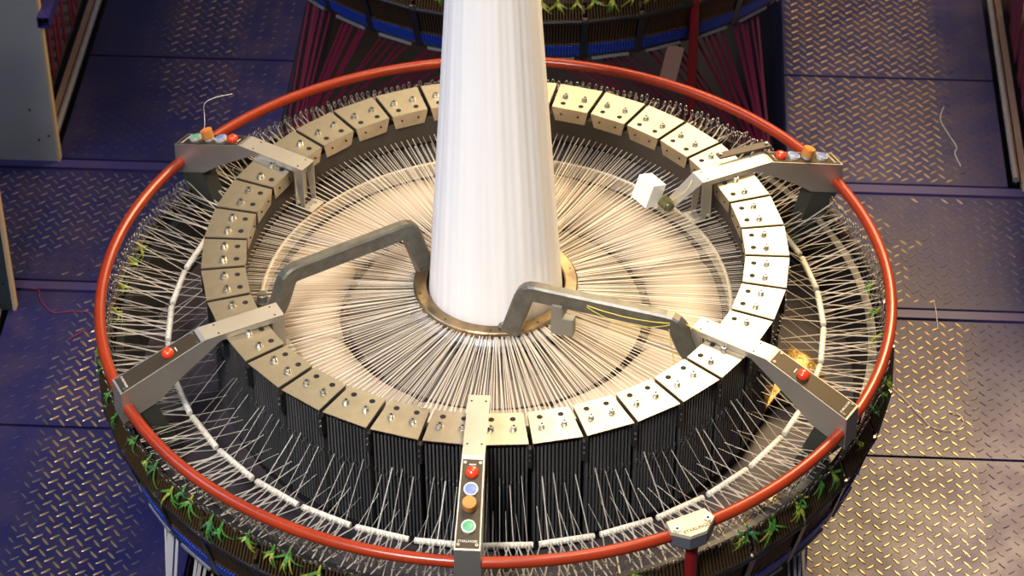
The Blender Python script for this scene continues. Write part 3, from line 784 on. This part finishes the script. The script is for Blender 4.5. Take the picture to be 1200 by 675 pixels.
# ------------------------------------------------------------------ scraps of yarn
def scrap(name, pts, r, mname, label):
    P = [Vector(p) for p in pts]; Q = []
    for i in range(len(P) - 1):
        p0, p1, p2, p3 = P[max(i - 1, 0)], P[i], P[i + 1], P[min(i + 2, len(P) - 1)]
        for k in range(6):
            t = k / 6; Q.append(.5 * ((2 * p1) + (p2 - p0) * t + (2 * p0 - 5 * p1 + 4 * p2 - p3) * t * t + (3 * p1 - p0 - 3 * p2 + p3) * t ** 3))
    Q.append(P[-1]); b = Q[0].copy(); mb = MB().use(mname).tube([q - b for q in Q], r, 5)
    o = mb.build(name); o.location = b; tag(o, label, 'yarn'); return o
SCR = [([(1106, 125), (1102, 140), (1112, 158), (1121, 172), (1119, 180), (1126, 195)], .0013, 'scrap_white', 'white wisp of yarn on the blue plate at the upper right'),
       ([(1094, 352), (1097, 366), (1099, 386)], .0013, 'scrap_white', 'short white yarn end on the strip right of the red ring'),
       ([(1046, 455), (1062, 470), (1080, 489), (1092, 500), (1112, 505), (1124, 502), (1129, 495)], .0013, 'scrap_white', 'curved pale yarn end on the worn plate at the right'),
       ([(1112, 483), (1124, 486), (1129, 494)], .0018, 'scrap_white', 'tiny pale yarn hook on the worn plate at the right'),
       ([(34, 338), (45, 340), (48, 352), (62, 366), (80, 365), (100, 365), (106, 368)], .0017, 'scrap_red', 'long red yarn end on the plate at the left edge'),
       ([(80, 398), (90, 392), (101, 386)], .0017, 'scrap_red', 'short red yarn end on the plate left of the red ring')]
def on_floor(px, py, z=.0045):
    d = F + R2 * ((px - 600) / 3137.07) + U2 * ((337.5 - py) / 3137.07); k = (z - loc.z) / d.z
    return loc + d * k
for pts, r, mn, lb in SCR: scrap('yarn_end', [on_floor(*p) for p in pts], r, mn, lb)
e = Matrix.Rotation(R(150), 3, 'Z')
scrap('yarn_end', [e @ Vector(p) for p in ((1.115, .004, zz(.135)), (1.11, -.0, zz(.16)), (1.125, -.02, zz(.185)), (1.12, -.02, zz(.225)), (1.10, -.045, zz(.240)), (1.07, -.10, zz(.235)))], .0011, 'scrap_white', 'white yarn wisp curling up from the back left arm')

# ------------------------------------------------------------------ light
w = bpy.data.worlds.new('world'); S.world = w; w.use_nodes = True
bg = w.node_tree.nodes['Background']; bg.inputs[0].default_value = (.55, .58, .75, 1); bg.inputs[1].default_value = .12
def area(name, loc_, target, sx, sy, power, col, spread=180):
    l = bpy.data.lights.new(name, 'AREA'); l.shape = 'RECTANGLE'; l.size = sx; l.size_y = sy; l.energy = power; l.color = col; l.spread = R(spread)
    o = bpy.data.objects.new(name, l); COL.objects.link(o); o.location = loc_
    o.rotation_euler = (Vector(target) - Vector(loc_)).to_track_quat('-Z', 'Y').to_euler(); return o
area('warm_lamp', (2.7, 4.2, 5.2), (1.5, -.8, .0), 1.6, 1.8, 200, (1, .68, .34), 110)
area('back_sheen_light', (.8, 4.2, 5.3), (.1, -.3, 1.0), 2.1, 1.1, 21, (1, .81, .52), 70)  # added light, mirrored as sheen on the steel plates
area('loom_lamp', (.8, -.4, 5.2), (.1, 0, .9), 1.4, 1.0, 13, (1, .82, .58), 46)
area('front_fill', (-1.3, -4.2, 6.2), (-.05, -.6, 1.1), 1.2, 1.2, 29, (1, .97, .96), 40)  # added frontal fill that whitens the fabric tube
area('left_fill', (-4.0, -.5, 4.5), (-1.4, -.3, .2), 2.0, 2.0, 80, (.58, .68, 1))  # added cool fill that brings out the blue of the left floor

vs_ = S.view_settings; vs_.view_transform = 'Standard'; vs_.look = 'None'; vs_.gamma = 1; vs_.use_curve_mapping = False; vs_.exposure = 0
S.cycles.max_bounces = 6
